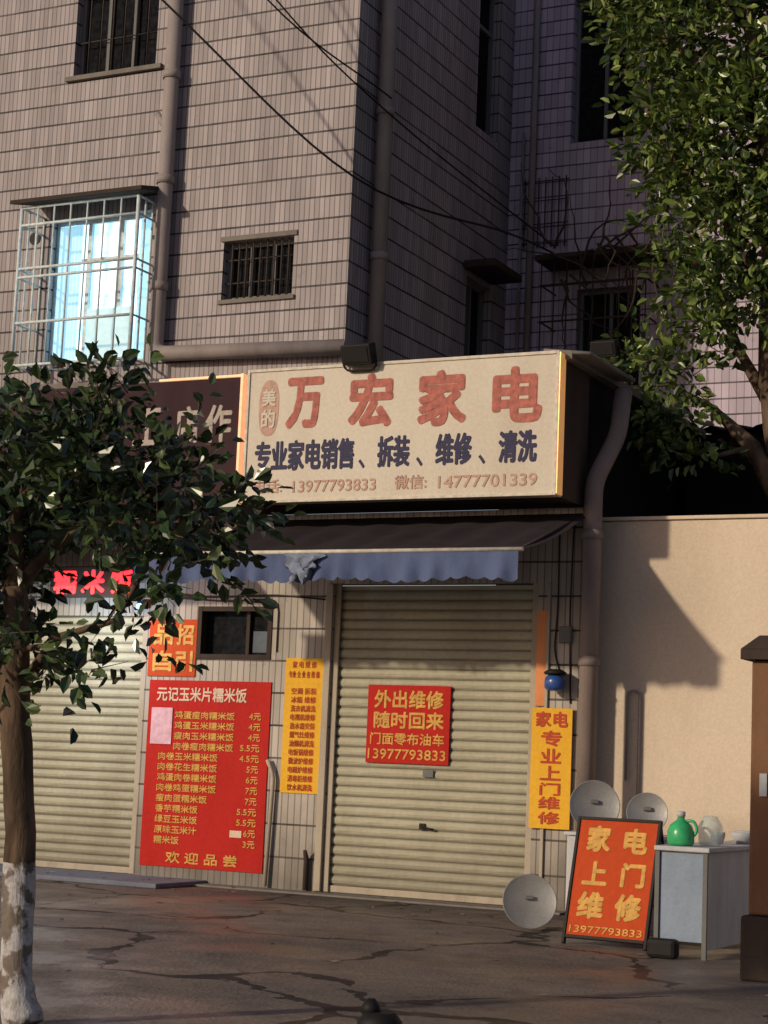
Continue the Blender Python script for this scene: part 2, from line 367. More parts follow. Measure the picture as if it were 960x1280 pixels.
for z in (6.3,7.5,8.7,9.9): tube(bm,[(-2.29,-0.12,z),(-2.29,-0.12,z+0.09)],0.10,14)
tube(bm,[(-2.34,-0.12,8.15),(-2.50,-0.04,8.35)],0.035,8)
mk("drainpipe",bm,M['pipe'],parent=ab,label="thick grey plastic drainpipe with elbow")
bm=bmesh.new(); tube(bm,[(0.07,0.48,13.4),(0.07,0.48,5.45)],0.085,14)
for z in (6.6,8.2,9.8): tube(bm,[(0.07,0.48,z),(0.07,0.48,z+0.08)],0.10,14)
mk("drainpipe",bm,M['pipe'],parent=ab)
mkbox("ledge",(-0.02,0.38,2.85,3.7,7.15,7.24),M['darkcon'],parent=ab,bevel=0.01)

# ------------------------------------------------------------------ rear building
rb=empty("rear_building",(6,8,0),"purplish tiled building set back behind the shop","building")
R1=(0.76,1.58,9.02,10.9); R2=(0.90,1.72,5.9,7.15)
bm=bmesh.new(); wall(bm,-0.04,14,0,13.5,4.2,[R1,R2],0.2); quad(bm,(-0.04,4.2,13.5),(14,4.2,13.5),(14,12,13.5),(-0.04,12,13.5)); quad(bm,(14,4.2,0),(14,12,0),(14,12,13.5),(14,4.2,13.5))
mk("wall",bm,M['tile2'],parent=rb,org=(0,0,0),norm=False)
window(rb,*R1,4.2,2,2,0); window(rb,*R2,4.2,2,1,0,label="dark lower window behind rusty grille")
bm=bmesh.new(); box(bm,0.55,2.05,3.65,4.2,7.40,7.47); mk("ledge",bm,M['darkcon'],parent=rb,bevel=0.01)
bm=bmesh.new()
for i in range(9):
    x=0.62+i*0.165; tube(bm,[(x,3.72,5.7),(x,3.72,7.4)],0.010,6)
for z in (5.75,6.2,6.65,7.1): tube(bm,[(0.6,3.72,z),(1.95,3.72,z)],0.012,6); tube(bm,[(1.94,3.72,z),(1.94,4.2,z)],0.012,6); tube(bm,[(0.62,3.72,z),(0.62,4.2,z)],0.012,6)
mk("bars",bm,M['rust'],parent=rb,label="rusty security grille around the lower window")
bm=bmesh.new()
for i in range(7): tube(bm,[(0.20+i*0.09,4.14,7.7),(0.20+i*0.09,4.14,8.6)],0.008,5)
for z in (7.75,8.0,8.3,8.55): tube(bm,[(0.18,4.13,z),(0.78,4.13,z)],0.008,5)
mk("bars",bm,M['rust'],parent=rb)
for x,y,r in ((0.30,4.1,0.04),(0.16,4.12,0.02)):
    bm=bmesh.new(); tube(bm,[(x,y,13.4 if r>.03 else 9.2),(x,y,5.6)],r,10); mk("drainpipe",bm,M['pipe'],parent=rb)
bm=bmesh.new()
for k in range(26):
    p=Vector((random.uniform(0.8,2.3),random.uniform(3.4,3.75),random.uniform(7.0,7.7))); pts=[p.copy()]
    d=Vector((random.uniform(-1,1),random.uniform(-.2,.1),random.uniform(-1,.9))).normalized()
    for i in range(8):
        d=(d+Vector((random.uniform(-.5,.5),random.uniform(-.15,.15),random.uniform(-.6,.45)))).normalized(); p=p+d*0.14; pts.append(p.copy())
    tube(bm,pts,[0.018*(1-i/10) for i in range(9)],5)
dv=mk("dry_vine",bm,M['rust'],label="bare tangled vine hanging on the rear window ledge",cat="vine",kind="stuff")

# ------------------------------------------------------------------ shop block
sb=empty("shop_building",(-2,1,0),"ground floor shop row with tiled walls and shutters","building")
bm=bmesh.new()
HL=(-5.2,-2.26,0,2.77); HR=(-0.02,2.20,0,3.10); HW=(-1.61,-0.75,2.34,2.85)
wall(bm,-12,2.64,0,3.82,0,[HL,HR,HW],0.16)
mk("wall",bm,M['tile3'],parent=sb,org=(0,0,0),norm=False)
bm=bmesh.new(); quad(bm,(2.64,0,0),(2.64,3.4,0),(2.64,3.4,5.12),(2.64,0,5.12)); mk("side_wall",bm,M['verydark'],parent=sb,norm=False)  # side turned from the light, its shade put into the wall colour
bm=bmesh.new(); box(bm,-12,2.66,-0.66,-0.003,3.823,5.12); mk("fascia",bm,M['darkcon'],parent=sb)
bm=bmesh.new(); box(bm,-0.03,2.74,-0.70,3.4,5.123,5.20)
for i in range(26):
    y=-0.70+i*0.05; tube(bm,[(2.45,y+0.02,5.222),(2.92,y+0.02,5.165)],0.020,6)
mk("roof",bm,M['concrete'],parent=sb,label="thin roof slab with corrugated edge")
mkbox("ledge",(-12,-2.42,-0.72,-0.003,5.124,5.20),M['concrete'],parent=sb,bevel=0.008)
mkbox("ledge",(-2.415,-0.045,-0.66,-0.004,5.124,5.16),M['concrete'],parent=sb)
def shutter(par,x0,x1,z0,z1,y,label,pitch=0.098):
    bm=bmesh.new(); n=int((z1-z0-0.07)/pitch); prof=[]
    for i in range(n+1):
        zb=z0+0.07+i*pitch
        for t,d in ((0,0.0),(0.08,-0.004),(0.25,-0.016),(0.5,-0.021),(0.75,-0.016),(0.92,-0.004)):
            z=zb+t*pitch
            if z<=z1: prof.append((y+d,z))
    nx=14; cols=[]
    for k in range(nx+1):
        x=x0+(x1-x0)*k/nx; dd=[random.uniform(-0.002,0.002) for _ in prof]
        cols.append([bm.verts.new((x,p[0]+dd[i],p[1])) for i,p in enumerate(prof)])
    for a,b_ in zip(cols,cols[1:]):
        for i in range(len(prof)-1): bm.faces.new([a[i],b_[i],b_[i+1],a[i+1]])
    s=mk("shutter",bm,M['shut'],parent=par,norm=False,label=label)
    bm=bmesh.new(); box(bm,x0+0.06,x1-0.06,y-0.03,y+0.02,z0+0.002,z0+0.068); mk("bottom_bar",bm,M['rail'],parent=s,bevel=0.006)
    for a,b_ in ((x0+0.003,x0+0.065),(x1-0.065,x1-0.003)):
        bm=bmesh.new(); box(bm,a,b_,y-0.06,y-0.034,z0+0.003,z1); mk("guide_rail",bm,M['rail'],parent=s,bevel=0.004)
    cx=(x0+x1)/2
    bm=bmesh.new(); tube(bm,arc([(cx-0.05,y-0.03,0.72),(cx-0.05,y-0.07,0.72),(cx+0.07,y-0.07,0.70),(cx+0.07,y-0.03,0.70)],3),0.009,6); box(bm,cx-0.08,cx-0.02,y-0.04,y-0.024,0.69,0.75)
    mk("handle",bm,M['black'],parent=s)
    return s
shutter(sb,HR[0],HR[1],0.024,3.10,0.075,"closed beige metal roller shutter with dirty slats")
shutter(sb,HL[0],HL[1],0.052,2.77,0.075,"closed pale roller shutter lit by cold light")
mkbox("lock_plate",(1.03,1.14,0.03,0.05,1.20,1.27),M['frame'],parent=sb)
bm=bmesh.new(); box(bm,HW[0],HW[1],0.12,0.13,HW[2],HW[3]); w=mk("window",bm,M['glass'],parent=sb,label="small dark opening with faint frame")
bm=bmesh.new()
for d in ((HW[0]-.02,HW[0]+.03,-.012,.1,HW[2]-.02,HW[3]+.02),(HW[1]-.03,HW[1]+.02,-.012,.1,HW[2]-.02,HW[3]+.02),(HW[0]+.031,HW[1]-.031,-.01,.1,HW[3]-.03,HW[3]+.019),(HW[0]+.031,HW[1]-.031,-.01,.1,HW[2]-.019,HW[2]+.03),(-1.08,-1.04,0.07,0.11,HW[2]+.031,HW[3]-.031)): box(bm,*d)
mk("frame",bm,M['darkcon'],parent=w)
bm=bmesh.new(); box(bm,-1.02,-0.80,0.112,0.119,2.40,2.62); mk("pane",bm,plain("dim_blue_pane",(0.06,0.09,0.12),0.3),parent=w)
mkbox("pillar_strip",(2.205,2.30,-0.022,0.05,1.92,2.83),M['orange'],parent=sb,label="orange painted door strip")
mkbox("door_jamb",(-0.10,-0.024,-0.03,0.03,0.03,3.1),M['rail'],parent=sb,bevel=0.006)
mkbox("door_jamb",(2.302,2.335,-0.03,0.03,0.03,3.1),M['rail'],parent=sb,bevel=0.006)
bm=bmesh.new(); tube(bm,arc([(2.77,-0.10,0.0),(2.77,-0.10,4.05),(2.90,0.18,4.55),(2.90,0.3,5.0)],8),0.088,14)
for z in (0.9,2.3,3.5): tube(bm,[(2.77,-0.10,z),(2.77,-0.10,z+0.09)],0.102,14)
mk("drainpipe",bm,M['pipe2'],parent=sb,label="thick brown drainpipe bending under the roof")
bm=bmesh.new(); tube(bm,arc([(-0.64,-0.05,0.04),(-0.60,-0.05,1.15),(-0.68,-0.05,1.30)],5),0.022,8); mk("pipe",bm,M['rail'],parent=sb)
bm=bmesh.new(); tube(bm,[(-0.18,-0.04,0.03),(-0.18,-0.04,0.32),(-0.17,-0.10,0.42)],[0.03,0.03,0.02],8); mk("pipe",bm,M['darkcon'],parent=sb)
for pts in ([(-2.1,-0.012,3.02),(-1.5,-0.012,2.96),(-0.7,-0.012,2.99),(-0.12,-0.012,2.94)],[(-2.1,-0.012,2.97),(-1.3,-0.012,2.92),(-0.66,-0.012,2.95),(-0.66,-0.012,2.40)],[(2.40,-0.012,3.7),(2.41,-0.012,2.9),(2.38,-0.012,2.45),(2.44,-0.012,2.26)],[(2.55,-0.012,3.7),(2.53,-0.012,2.8),(2.56,-0.012,1.95)]):
    bm=bmesh.new(); tube(bm,arc(pts,3),0.008,6); mk("wire",bm,M['rust'],parent=sb)
mkbox("junction_box",(2.44,2.56,-0.06,-0.003,2.52,2.68),M['frame'],parent=sb,bevel=0.008)
def awning(AX0,AX1,yb,yf,zb,zf,label):
    bm=bmesh.new(); nx=40;ny=8; g=[]
    for i in range(nx+1):
        r=[]
        for j in range(ny+1):
            t=j/ny; x=AX0+(AX1-AX0)*i/nx; sag=-0.05*math.sin(math.pi*t)*(0.6+0.4*math.sin(i*1.3))
            r.append(bm.verts.new((x,yb+(yf-yb)*t,zb+(zf-zb)*t+sag)))
        g.append(r)
    for i in range(nx):
        for j in range(ny): f=bm.faces.new([g[i][j],g[i+1][j],g[i+1][j+1],g[i][j+1]]); f.smooth=True
    a=mk("awning",bm,M['awn'],parent=sb,norm=False,label=label)
    for x in (AX0+0.08,AX1-0.08):
        bm=bmesh.new(); tube(bm,[(x,yb,zb-0.03),(x,yf,zf-0.02)],0.014,6); mk("arm",bm,M['rust'],parent=a)
    return a
aw=awning(-1.05,2.72,-0.05,-1.70,3.76,3.21,"dark sloping cloth awning with blue valance")
awning(-6.5,-1.42,-0.05,-1.25,3.76,3.36,"dark cloth awning added to shade the wall over the pale shutter")  # added awning, keeps the wall above the pale shutter in shade
bm=bmesh.new(); n=220; x0,x1=-1.32,2.68; rows_=5; g=[]
for i in range(n+1):
    x=x0+(x1-x0)*i/n; drop=0.24+0.028*abs(math.sin((x-x0)*math.pi/0.16))+0.016*math.sin(x*5)
    r=[]
    for j in range(rows_+1):
        t=j/rows_; r.append(bm.verts.new((x,-1.705-0.03*t*math.sin(x*21+math.sin(x*7))-0.01*t,3.205-drop*t)))
    g.append(r)
for i in range(n):
    for j in range(rows_): f=bm.faces.new([g[i][j],g[i][j+1],g[i+1][j+1],g[i+1][j]]); f.smooth=True
mk("valance",bm,M['val'],parent=aw,norm=False)
bm=bmesh.new(); tube(bm,[(-1.36,-1.70,3.215),(2.72,-1.70,3.215)],0.020,8); mk("front_tube",bm,M['tubec'],parent=aw)
bm=bmesh.new(); n=10; rowsv=[]
for j in range(7):
    t=j/6; rowsv.append([bm.verts.new((0.56+(k/9-0.5)*(0.42-0.22*t)+0.04*math.sin(j*1.7),-1.745-0.03*math.sin(k*1.9+j)-0.02*t,3.20-0.30*t*(0.75+0.25*math.sin(k*1.3)))) for k in range(n)])
for a,b_ in zip(rowsv,rowsv[1:]):
    for k in range(n-1): f=bm.faces.new([a[k],b_[k],b_[k+1],a[k+1]]); f.smooth=True
mk("folded_cloth",bm,plain("pale_blue_cloth",(0.20,0.24,0.33),0.8),parent=aw,norm=False)

# ------------------------------------------------------------------ signboards
def board(name,x0,x1,y0,y1,z0,z1,mat,label,cat="sign",bev=0.004,**k):
    bm=bmesh.new(); box(bm,x0,x1,y0,y1,z0,z1); return mk(name,bm,mat,label=label,cat=cat,bevel=bev,**k)
sg=board("shop_sign",-0.68,2.645,-0.80,-0.663,3.84,5.17,M['cream'],"long cream shop signboard with faded red characters")
bm=bmesh.new()
for d in ((-0.695,-0.665,-0.815,-0.66,3.825,5.185),(2.63,2.66,-0.815,-0.66,3.825,5.185),(-0.664,2.629,-0.815,-0.67,5.155,5.186),(-0.664,2.629,-0.815,-0.67,3.824,3.852)): box(bm,*d)
mk("frame",bm,M['tubec'],parent=sg,bevel=0.004)
bm=bmesh.new(); box(bm,2.661,2.672,-0.81,-0.67,3.84,5.17); mk("edge_strip",bm,M['gold'],parent=sg)
lettering([("万",-0.24,0.18,4.56,5.08),("宏",0.46,0.95,4.54,5.08),("家",1.21,1.73,4.52,5.07),("电",1.99,2.50,4.52,5.06)],M['redink'],-0.803,sg,0.085,label="large faded red character")
lettering([("专业家电销售",-0.57,0.55,4.14,4.45),("、",0.60,0.67,4.14,4.23),("拆装",0.80,1.15,4.14,4.45),("、",1.22,1.29,4.14,4.23),("维修",1.42,1.80,4.14,4.45),("、",1.87,1.94,4.14,4.23),("清洗",2.07,2.46,4.14,4.45)],M['navy'],-0.803,sg,0.065,label="navy blue characters")
lettering([("电话:",-0.56,-0.24,3.92,4.06),("13977793833",-0.12,0.80,3.92,4.04),("微信:",1.00,1.34,3.92,4.06),("14777701339",1.46,2.47,3.92,4.04)],M['redpale'],-0.803,sg,0.05,label="pale red phone numbers")
bm=bmesh.new(); c=bm.verts.new((-0.435,-0.8025,4.785)); ring=[bm.verts.new((-0.435+0.115*math.copysign(abs(math.cos(a))**0.8,math.cos(a)),-0.8025,4.785+0.285*math.copysign(abs(math.sin(a))**0.8,math.sin(a)))) for a in [2*math.pi*k/40 for k in range(40)]]
for k in range(40): bm.faces.new([c,ring[k],ring[(k+1)%40]])
em=mk("emblem",bm,M['redpale'],parent=sg,norm=False,label="pale red upright oval badge")
lettering([("美",-0.515,-0.355,4.80,4.98),("的",-0.515,-0.355,4.58,4.77)],M['cream'],-0.8065,sg,0.06)
sg2=board("shop_sign",-6.5,-0.765,-0.80,-0.663,3.84,5.12,M['plum'],"dark plum signboard with pale characters and lit edge")
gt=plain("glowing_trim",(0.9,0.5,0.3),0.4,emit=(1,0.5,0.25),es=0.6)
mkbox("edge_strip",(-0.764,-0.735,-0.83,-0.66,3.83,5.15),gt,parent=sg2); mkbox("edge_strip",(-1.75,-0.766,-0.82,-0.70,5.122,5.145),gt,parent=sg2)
lettering([("店",-1.54,-1.24,4.46,4.85),("作",-1.17,-0.86,4.46,4.85),("工",-2.05,-1.70,4.46,4.85),("饭",-2.85,-2.5,4.6,5.0)],M['white'],-0.803,sg2,0.05)
def flood(x,y,z,s,label):
    bm=bmesh.new(); box(bm,x-0.16*s,x+0.16*s,y-0.07,y+0.07,z,z+0.20*s)
    o=mk("floodlight",bm,M['black'],label=label,cat="light",bevel=0.01)
    bm=bmesh.new(); tube(bm,arc([(x-0.18*s,y,z+0.1),(x-0.18*s,y,z-0.06),(x+0.18*s,y,z-0.06),(x+0.18*s,y,z+0.1)],3),0.012,6); mk("bracket",bm,M['black'],parent=o)
    bm=bmesh.new(); box(bm,x-0.13*s,x+0.13*s,y-0.078,y-0.071,z+0.03,z+0.17*s); mk("lens",bm,M['black'],parent=o)
    o.rotation_euler=(math.radians(20),0,0)
flood(0.60,-0.86,5.16,1.0,"black unlit floodlight on top of the cream signboard")
flood(2.80,0.05,5.30,0.8,"small black floodlight on the shop roof edge")

led=board("led_sign",-3.26,-2.15,-0.42,-0.36,2.93,3.25,M['black'],"small black sign with glowing red characters")
m,nt,b=newmat("red_led"); b.inputs["Base Color"].default_value=(0.3,0.01,0.01,1); b.inputs["Emission Color"].default_value=(1,0.015,0.022,1); b.inputs["Emission Strength"].default_value=4.5
lettering([("糯",-3.21,-2.91,2.96,3.22),("米",-2.85,-2.55,2.96,3.22),("饭",-2.49,-2.19,2.96,3.22)],m,-0.423,led,0.09)
for x in (-3.1,-2.4): mkbox("bracket",(x-0.01,x+0.01,-0.358,-0.003,3.12,3.14),M['rust'],parent=led)
L=bpy.data.lights.new("red_glow","POINT"); L.energy=9; L.color=(1,0.05,0.05); L.shadow_soft_size=0.15; L.specular_factor=0.2
lo=bpy.data.objects.new("red_glow",L); COL.objects.link(lo); lo.location=(-2.4,-0.62,3.0)
wl=empty("wall_lamp",(-2.32,-0.08,2.80),"small cold blue lamp above the shutter","lamp")
bm=bmesh.new(); box(bm,-2.37,-2.27,-0.06,-0.002,2.84,2.92); mk("lamp_base",bm,M['black'],parent=wl)
bm=bmesh.new(); bmesh.ops.create_uvsphere(bm,u_segments=12,v_segments=8,radius=0.035); bmesh.ops.translate(bm,verts=bm.verts,vec=(-2.32,-0.09,2.86))
mk("bulb",bm,plain("blue_bulb",(0.1,0.3,1),0.3,emit=(0.15,0.4,1.0),es=6),parent=wl)
L=bpy.data.lights.new("cold_lamp","POINT"); L.energy=40; L.color=(0.66,0.88,1.0); L.shadow_soft_size=0.06; L.specular_factor=0.3
lo=bpy.data.objects.new("cold_lamp",L); COL.objects.link(lo); lo.location=(-2.75,-0.75,2.6)

# ------------------------------------------------------------------ posters
p=board("menu_poster",-2.18,-0.70,-0.014,-0.004,0.16,2.09,M['poster'],"large red menu poster with rows of dishes and prices",bev=0)
rows=["鸡蛋瘦肉糯米饭","鸡蛋玉米糯米饭","瘦肉玉米糯米饭","肉卷瘦肉糯米饭","肉卷玉米糯米饭","肉卷花生糯米饭","鸡蛋肉卷糯米饭","肉卷鸡蛋糯米饭","瘦肉蛋糯米饭","香芋糯米饭","绿豆玉米饭","原味玉米汁","糯米饭"]
pr=["4元","4元","4元","5.5元","4.5元","5元","6元","7元","7元","5.5元","5.5元","6元","3元"]
ln=[]; zt=1.77; st=0.108
for i,(a,q) in enumerate(zip(rows,pr)):
    z=zt-i*st
    ln.append((a,-1.84 if i<4 else -2.02,(-1.84 if i<4 else -2.02)+0.104*len(a),z-0.082,z)); ln.append((q,-0.94 if len(q)<3 else -1.03,-0.80,z-0.075,z))
lettering(ln,M['yink'],-0.0165,p,0.05,label="small yellow dish name or price")
lettering([("元记玉米片糯米饭",-2.08,-0.98,1.87,2.02)],M['wink'],-0.0165,p,0.05)
lettering([("欢 迎 品 尝",-1.86,-1.0,0.20,0.32)],M['yink'],-0.0165,p,0.05)
mkbox("price_patch",(-1.10,-0.96,-0.0205,-0.0175,0.50,0.57),M['wink'],parent=p)
p2=board("paper_notice",-2.13,-1.87,-0.024,-0.0205,1.42,1.80,M['pink'],"pale pink paper notice stuck over the red menu",cat="notice",bev=0)
p=board("food_poster",-2.22,-1.63,-0.014,-0.004,2.13,2.73,M['oposter'],"small orange red poster above the menu",bev=0)
lettering([("品",-2.16,-1.92,2.46,2.68),("招",-1.88,-1.66,2.46,2.68),("自",-2.16,-1.92,2.18,2.40),("引",-1.88,-1.66,2.18,2.40)],M['yink'],-0.0165,p,0.07)
p=board("notice_banner",-0.54,-0.105,-0.014,-0.004,0.98,2.34,M['yposter'],"narrow yellow notice with small red lines on tiles",bev=0)
items=["空调 拆装","冰箱 维修","洗衣机清洗","电视机维修","热水器安装","燃气灶维修","油烟机清洗","电饭锅维修","微波炉维修","电磁炉维修","消毒柜维修","饮水机清洗"]
ln=[("家 电 维 修",-0.46,-0.18,2.24,2.31),("专业 全 业 务 维 修",-0.50,-0.14,2.14,2.21)]
for i,a in enumerate(items): ln.append((a,-0.46,-0.17,2.04-i*0.088-0.068,2.04-i*0.088))
lettering(ln,M['rink'],-0.0165,p,0.05)
p=board("notice_board",0.395,1.30,0.028,0.038,1.32,2.09,M['poster'],"square red notice with yellow characters on the shutter",bev=0.002)
lettering([("外出维修",0.47,1.23,1.86,2.04),("随时回来",0.47,1.24,1.66,1.83)],M['yink'],0.0255,p,0.065)
lettering([("门面零布油车",0.44,1.25,1.50,1.62),("13977793833",0.42,1.27,1.36,1.46)],M['yink'],0.0255,p,0.04)
p=board("shop_banner",2.19,2.60,-0.046,-0.034,0.77,1.90,M['yposter'],"upright yellow banner with bold red characters on pillar",bev=0.002)
lettering([("家",2.23,2.39,1.72,1.87),("电",2.41,2.56,1.72,1.87),("专",2.29,2.50,1.54,1.69),("业",2.29,2.50,1.38,1.52),("上",2.29,2.50,1.22,1.36),("门",2.29,2.50,1.08,1.20),("维",2.28,2.50,0.95,1.07),("修",2.28,2.50,0.81,0.93)],M['rink'],-0.0485,p,0.08)
bs=empty("alarm_siren",(2.45,-0.08,2.0),"small blue siren with black cap on the pillar","alarm")
bm=bmesh.new(); lathe(bm,[(0.07,0),(0.10,0.03),(0.10,0.09),(0.09,0.13),(0.05,0.15)],(2.45,-0.14,2.06),20); mk("siren_dome",bm,M['blue'],parent=bs)
bm=bmesh.new(); lathe(bm,[(0.10,0),(0.11,0.02),(0.06,0.05)],(2.45,-0.14,2.213),20); tube(bm,[(2.45,-0.14,2.23),(2.45,0.0,2.25)],0.02,8); mk("siren_cap",bm,M['black'],parent=bs)

# ------------------------------------------------------------------ boundary wall, shade block
bm=bmesh.new(); box(bm,2.66,14,0.40,0.64,0,3.74); bw=mk("boundary_wall",bm,M['stucco'],label="tall cream stuccoed boundary wall beside the shop",cat="wall",bevel=0.015)
bm=bmesh.new(); box(bm,2.66,14,0.37,0.67,3.743,3.78); mk("coping",bm,M['stucco'],parent=bw,bevel=0.01)
bm=bmesh.new(); tube(bm,arc([(3.0,0.36,1.25),(3.0,0.36,2.10),(3.12,0.36,2.10),(3.12,0.36,0.5)],4),0.012,6); mk("wall_pipe",bm,M['pipe'],parent=bw)
bm=bmesh.new(); box(bm,2.80,14,2.7,3.95,0,5.0); sh=mk("shade_block",bm,M['verydark'],label="near-black block added as shade behind the boundary wall",cat="shade_block")  # added block, stands in for the dark shade behind the wall
bm=bmesh.new(); n=160; va=[];vb=[]
for i in range(n+1):
    x=2.78+i*11.2/n; h=0.03*math.sin(i*1.6); va.append(bm.verts.new((x,2.5,5.03+h))); vb.append(bm.verts.new((x,4.15,5.25+h)))
for i in range(n): bm.faces.new([va[i],va[i+1],vb[i+1],vb[i]])
mk("roof",bm,M['verydark'],parent=sh)  # top of the added shade block

# ------------------------------------------------------------------ street things on the right
def dish(cx,cy,cz,r,tilt,yaw,label):
    o=empty("satellite_dish",(cx,cy,cz),label,"satellite dish")
    bm=bmesh.new(); rings=[]; seg=32
    prof=[(0.001,0.0)]+[(r*t,0.22*r*t*t) for t in (0.2,0.4,0.6,0.8,0.97)]+[(r,0.225*r),(r*1.01,0.20*r),(r*0.97,0.19*r)]+[(r*t,0.22*r*t*t-0.012) for t in (0.8,0.5,0.2)]+[(0.001,-0.012)]
    for q,d in prof: rings.append([bm.verts.new((cx+q*math.cos(2*math.pi*k/seg),cy-d,cz+q*math.sin(2*math.pi*k/seg))) for k in range(seg)])
    for a,b_ in zip(rings,rings[1:]):
        for k in range(seg): f=bm.faces.new([a[k],a[(k+1)%seg],b_[(k+1)%seg],b_[k]]); f.smooth=True
    mk("reflector",bm,M['dish'],parent=o,org=(cx,cy,cz))
    bm=bmesh.new(); box(bm,cx-0.03,cx+0.03,cy-0.035,cy-0.012,cz+0.02,cz+0.05); mk("mount_plate",bm,M['frame'],parent=o)
    o.rotation_euler=(math.radians(tilt),0,math.radians(yaw)); return o
dish(3.02,-2.05,0.225,0.225,-16,30,"round grey metal dish leaning on the pavement")
dish(3.62,-2.2,1.04,0.205,-10,28,"round pale metal dish standing on the white cabinet")
dish(4.02,-2.05,1.0,0.165,-12,20,"smaller dish added for a grey dish shadow beside the pale one")  # a dish's grey shadow, built here as an added dish
cb=empty("cabinet",(3.85,-2.1,0),"low white metal cabinet behind the orange signboard","cabinet")
bm=bmesh.new(); box(bm,3.45,4.25,-2.35,-1.9,0.06,0.80); mk("cabinet_body",bm,M['wht'],parent=cb,bevel=0.012)
bm=bmesh.new(); box(bm,3.43,4.27,-2.37,-1.88,0.803,0.832); mk("cabinet_top",bm,M['wht'],parent=cb,bevel=0.006)
for x in (3.47,3.855):
    bm=bmesh.new(); box(bm,x,x+0.375,-2.362,-2.352,0.10,0.78); d=mk("door",bm,M['wht'],parent=cb,bevel=0.004)
    bm=bmesh.new(); box(bm,x+0.16,x+0.22,-2.38,-2.364,0.6,0.62); mk("handle",bm,M['black'],parent=d)
for x in (3.5,4.2):
    for y in (-2.3,-1.95):
        bm=bmesh.new(); box(bm,x-0.02,x+0.02,y-0.02,y+0.02,0,0.058); mk("leg",bm,M['black'],parent=cb)
tb=empty("table",(4.72,-2.1,0),"long narrow white counter table end-on to the wall","table")
TX=4.50
bm=bmesh.new(); box(bm,TX,TX+0.42,-3.32,-0.9,0.765,0.80); mk("table_top",bm,M['wht'],parent=tb,bevel=0.008)
bm=bmesh.new(); box(bm,TX+0.04,TX+0.38,-3.28,-3.265,0.12,0.762); mk("front_panel",bm,surf("bluish_panel",(0.26,0.32,0.42),rough=0.7),parent=tb)
bm=bmesh.new(); box(bm,TX+0.36,TX+0.38,-3.262,-0.95,0.06,0.762); mk("side_panel",bm,M['wht'],parent=tb)
for x in (TX+0.02,TX+0.382):
    for y in (-3.30,-0.97):
        bm=bmesh.new(); box(bm,x-0.015,x+0.018,y,y+0.03,0,0.762); mk("leg",bm,M['frame'],parent=tb)
bm=bmesh.new(); box(bm,4.50,4.72,-3.46,-3.33,0.001,0.14); mk("storage_box",bm,M['black'],label="black box on the pavement by the table",cat="box",bevel=0.03)
BX,BY=4.64,-3.12
bt=empty("plastic_bottle",(BX,BY,0.80),"squat green plastic jug with white cap on the table","bottle")
bm=bmesh.new(); lathe(bm,[(0.085,0),(0.10,0.02),(0.10,0.10),(0.08,0.15),(0.03,0.19),(0.025,0.21)],(BX,BY,0.802),20); mk("bottle_body",bm,M['green'],parent=bt)
bm=bmesh.new(); lathe(bm,[(0.032,0),(0.032,0.035),(0.02,0.04)],(BX,BY,1.013),14); mk("cap",bm,M['wht'],parent=bt)
bm=bmesh.new(); tube(bm,arc([(BX+.08,BY,0.86),(BX+.13,BY,0.91),(BX+.10,BY,0.99),(BX+.03,BY,0.98)],3),0.012,8); mk("handle",bm,M['green'],parent=bt)
m,nt,b=newmat("clear_plastic"); b.inputs["Roughness"].default_value=0.25; b.inputs["Alpha"].default_value=0.45
nt.links.new(mixc(nt,ramp(nt,noise(nt,20),0.3,0.7),(0.5,0.6,0.58),(0.7,0.8,0.76)),b.inputs["Base Color"]); M['clear']=m
bm=bmesh.new(); lathe(bm,[(0.07,0),(0.085,0.02),(0.095,0.14),(0.06,0.20),(0.05,0.22)],(4.80,-2.9,0.802),20); mk("plastic_jar",bm,M['clear'],label="tall clear plastic jar on the table",cat="jar")
for i,(x,y,r) in enumerate(((4.68,-2.3,0.06),(4.80,-2.0,0.09),(4.68,-1.5,0.08))):
    bm=bmesh.new(); lathe(bm,[(r*0.7,0),(r,0.06),(r,0.09),(r*0.93,0.09),(r*0.65,0.01)],(x,y,0.802),18); mk("bowl",bm,M['wht'],label="small pale bowl on the white table",cat="bowl",group="bowls on the table")

sa=empty("sidewalk_sign",(4.02,-2.93,0),"orange red folding signboard with yellow characters","sign")
cx,cy=4.00,-2.93; W=0.325; Ht=0.97
bd=mkbox("board",(cx-W,cx+W,cy-0.008,cy+0.008,0.07,Ht),M['oposter'],parent=sa)
e=0.012
bm=bmesh.new()
for d in ((cx-W-e*2,cx-W,cy-0.02,cy+0.02,0.0,Ht+e*2),(cx+W,cx+W+e*2,cy-0.02,cy+0.02,0.0,Ht+e*2),(cx-W,cx+W,cy-0.019,cy+0.019,Ht,Ht+e*2),(cx-W,cx+W,cy-0.019,cy+0.019,0.045,0.07)): box(bm,*d)
fr=mk("frame",bm,M['black'],parent=bd,bevel=0.003)
lettering([("家",cx-0.25,cx-0.05,0.72,0.93),("电",cx+0.06,cx+0.26,0.72,0.92),("上",cx-0.25,cx-0.04,0.46,0.65),("门",cx+0.07,cx+0.27,0.46,0.65),("维",cx-0.26,cx-0.04,0.20,0.41),("修",cx+0.05,cx+0.27,0.20,0.41)],M['yink'],cy-0.0105,bd,0.09)
lettering([("13977793833",cx-0.30,cx+0.30,0.09,0.145)],M['yink'],cy-0.0105,bd,0.03)
bd.rotation_euler=(math.radians(-15),0,0)
for x in (cx-W,cx+W):
    bm=bmesh.new(); tube(bm,[(x,cy+0.27,0.93),(x,cy+0.58,0.01)],0.012,6); mk("rear_leg",bm,M['black'],parent=sa)
bm=bmesh.new(); tube(bm,[(cx-W,cy+0.48,0.3),(cx+W,cy+0.48,0.3)],0.010,6); mk("cross_bar",bm,M['black'],parent=sa)
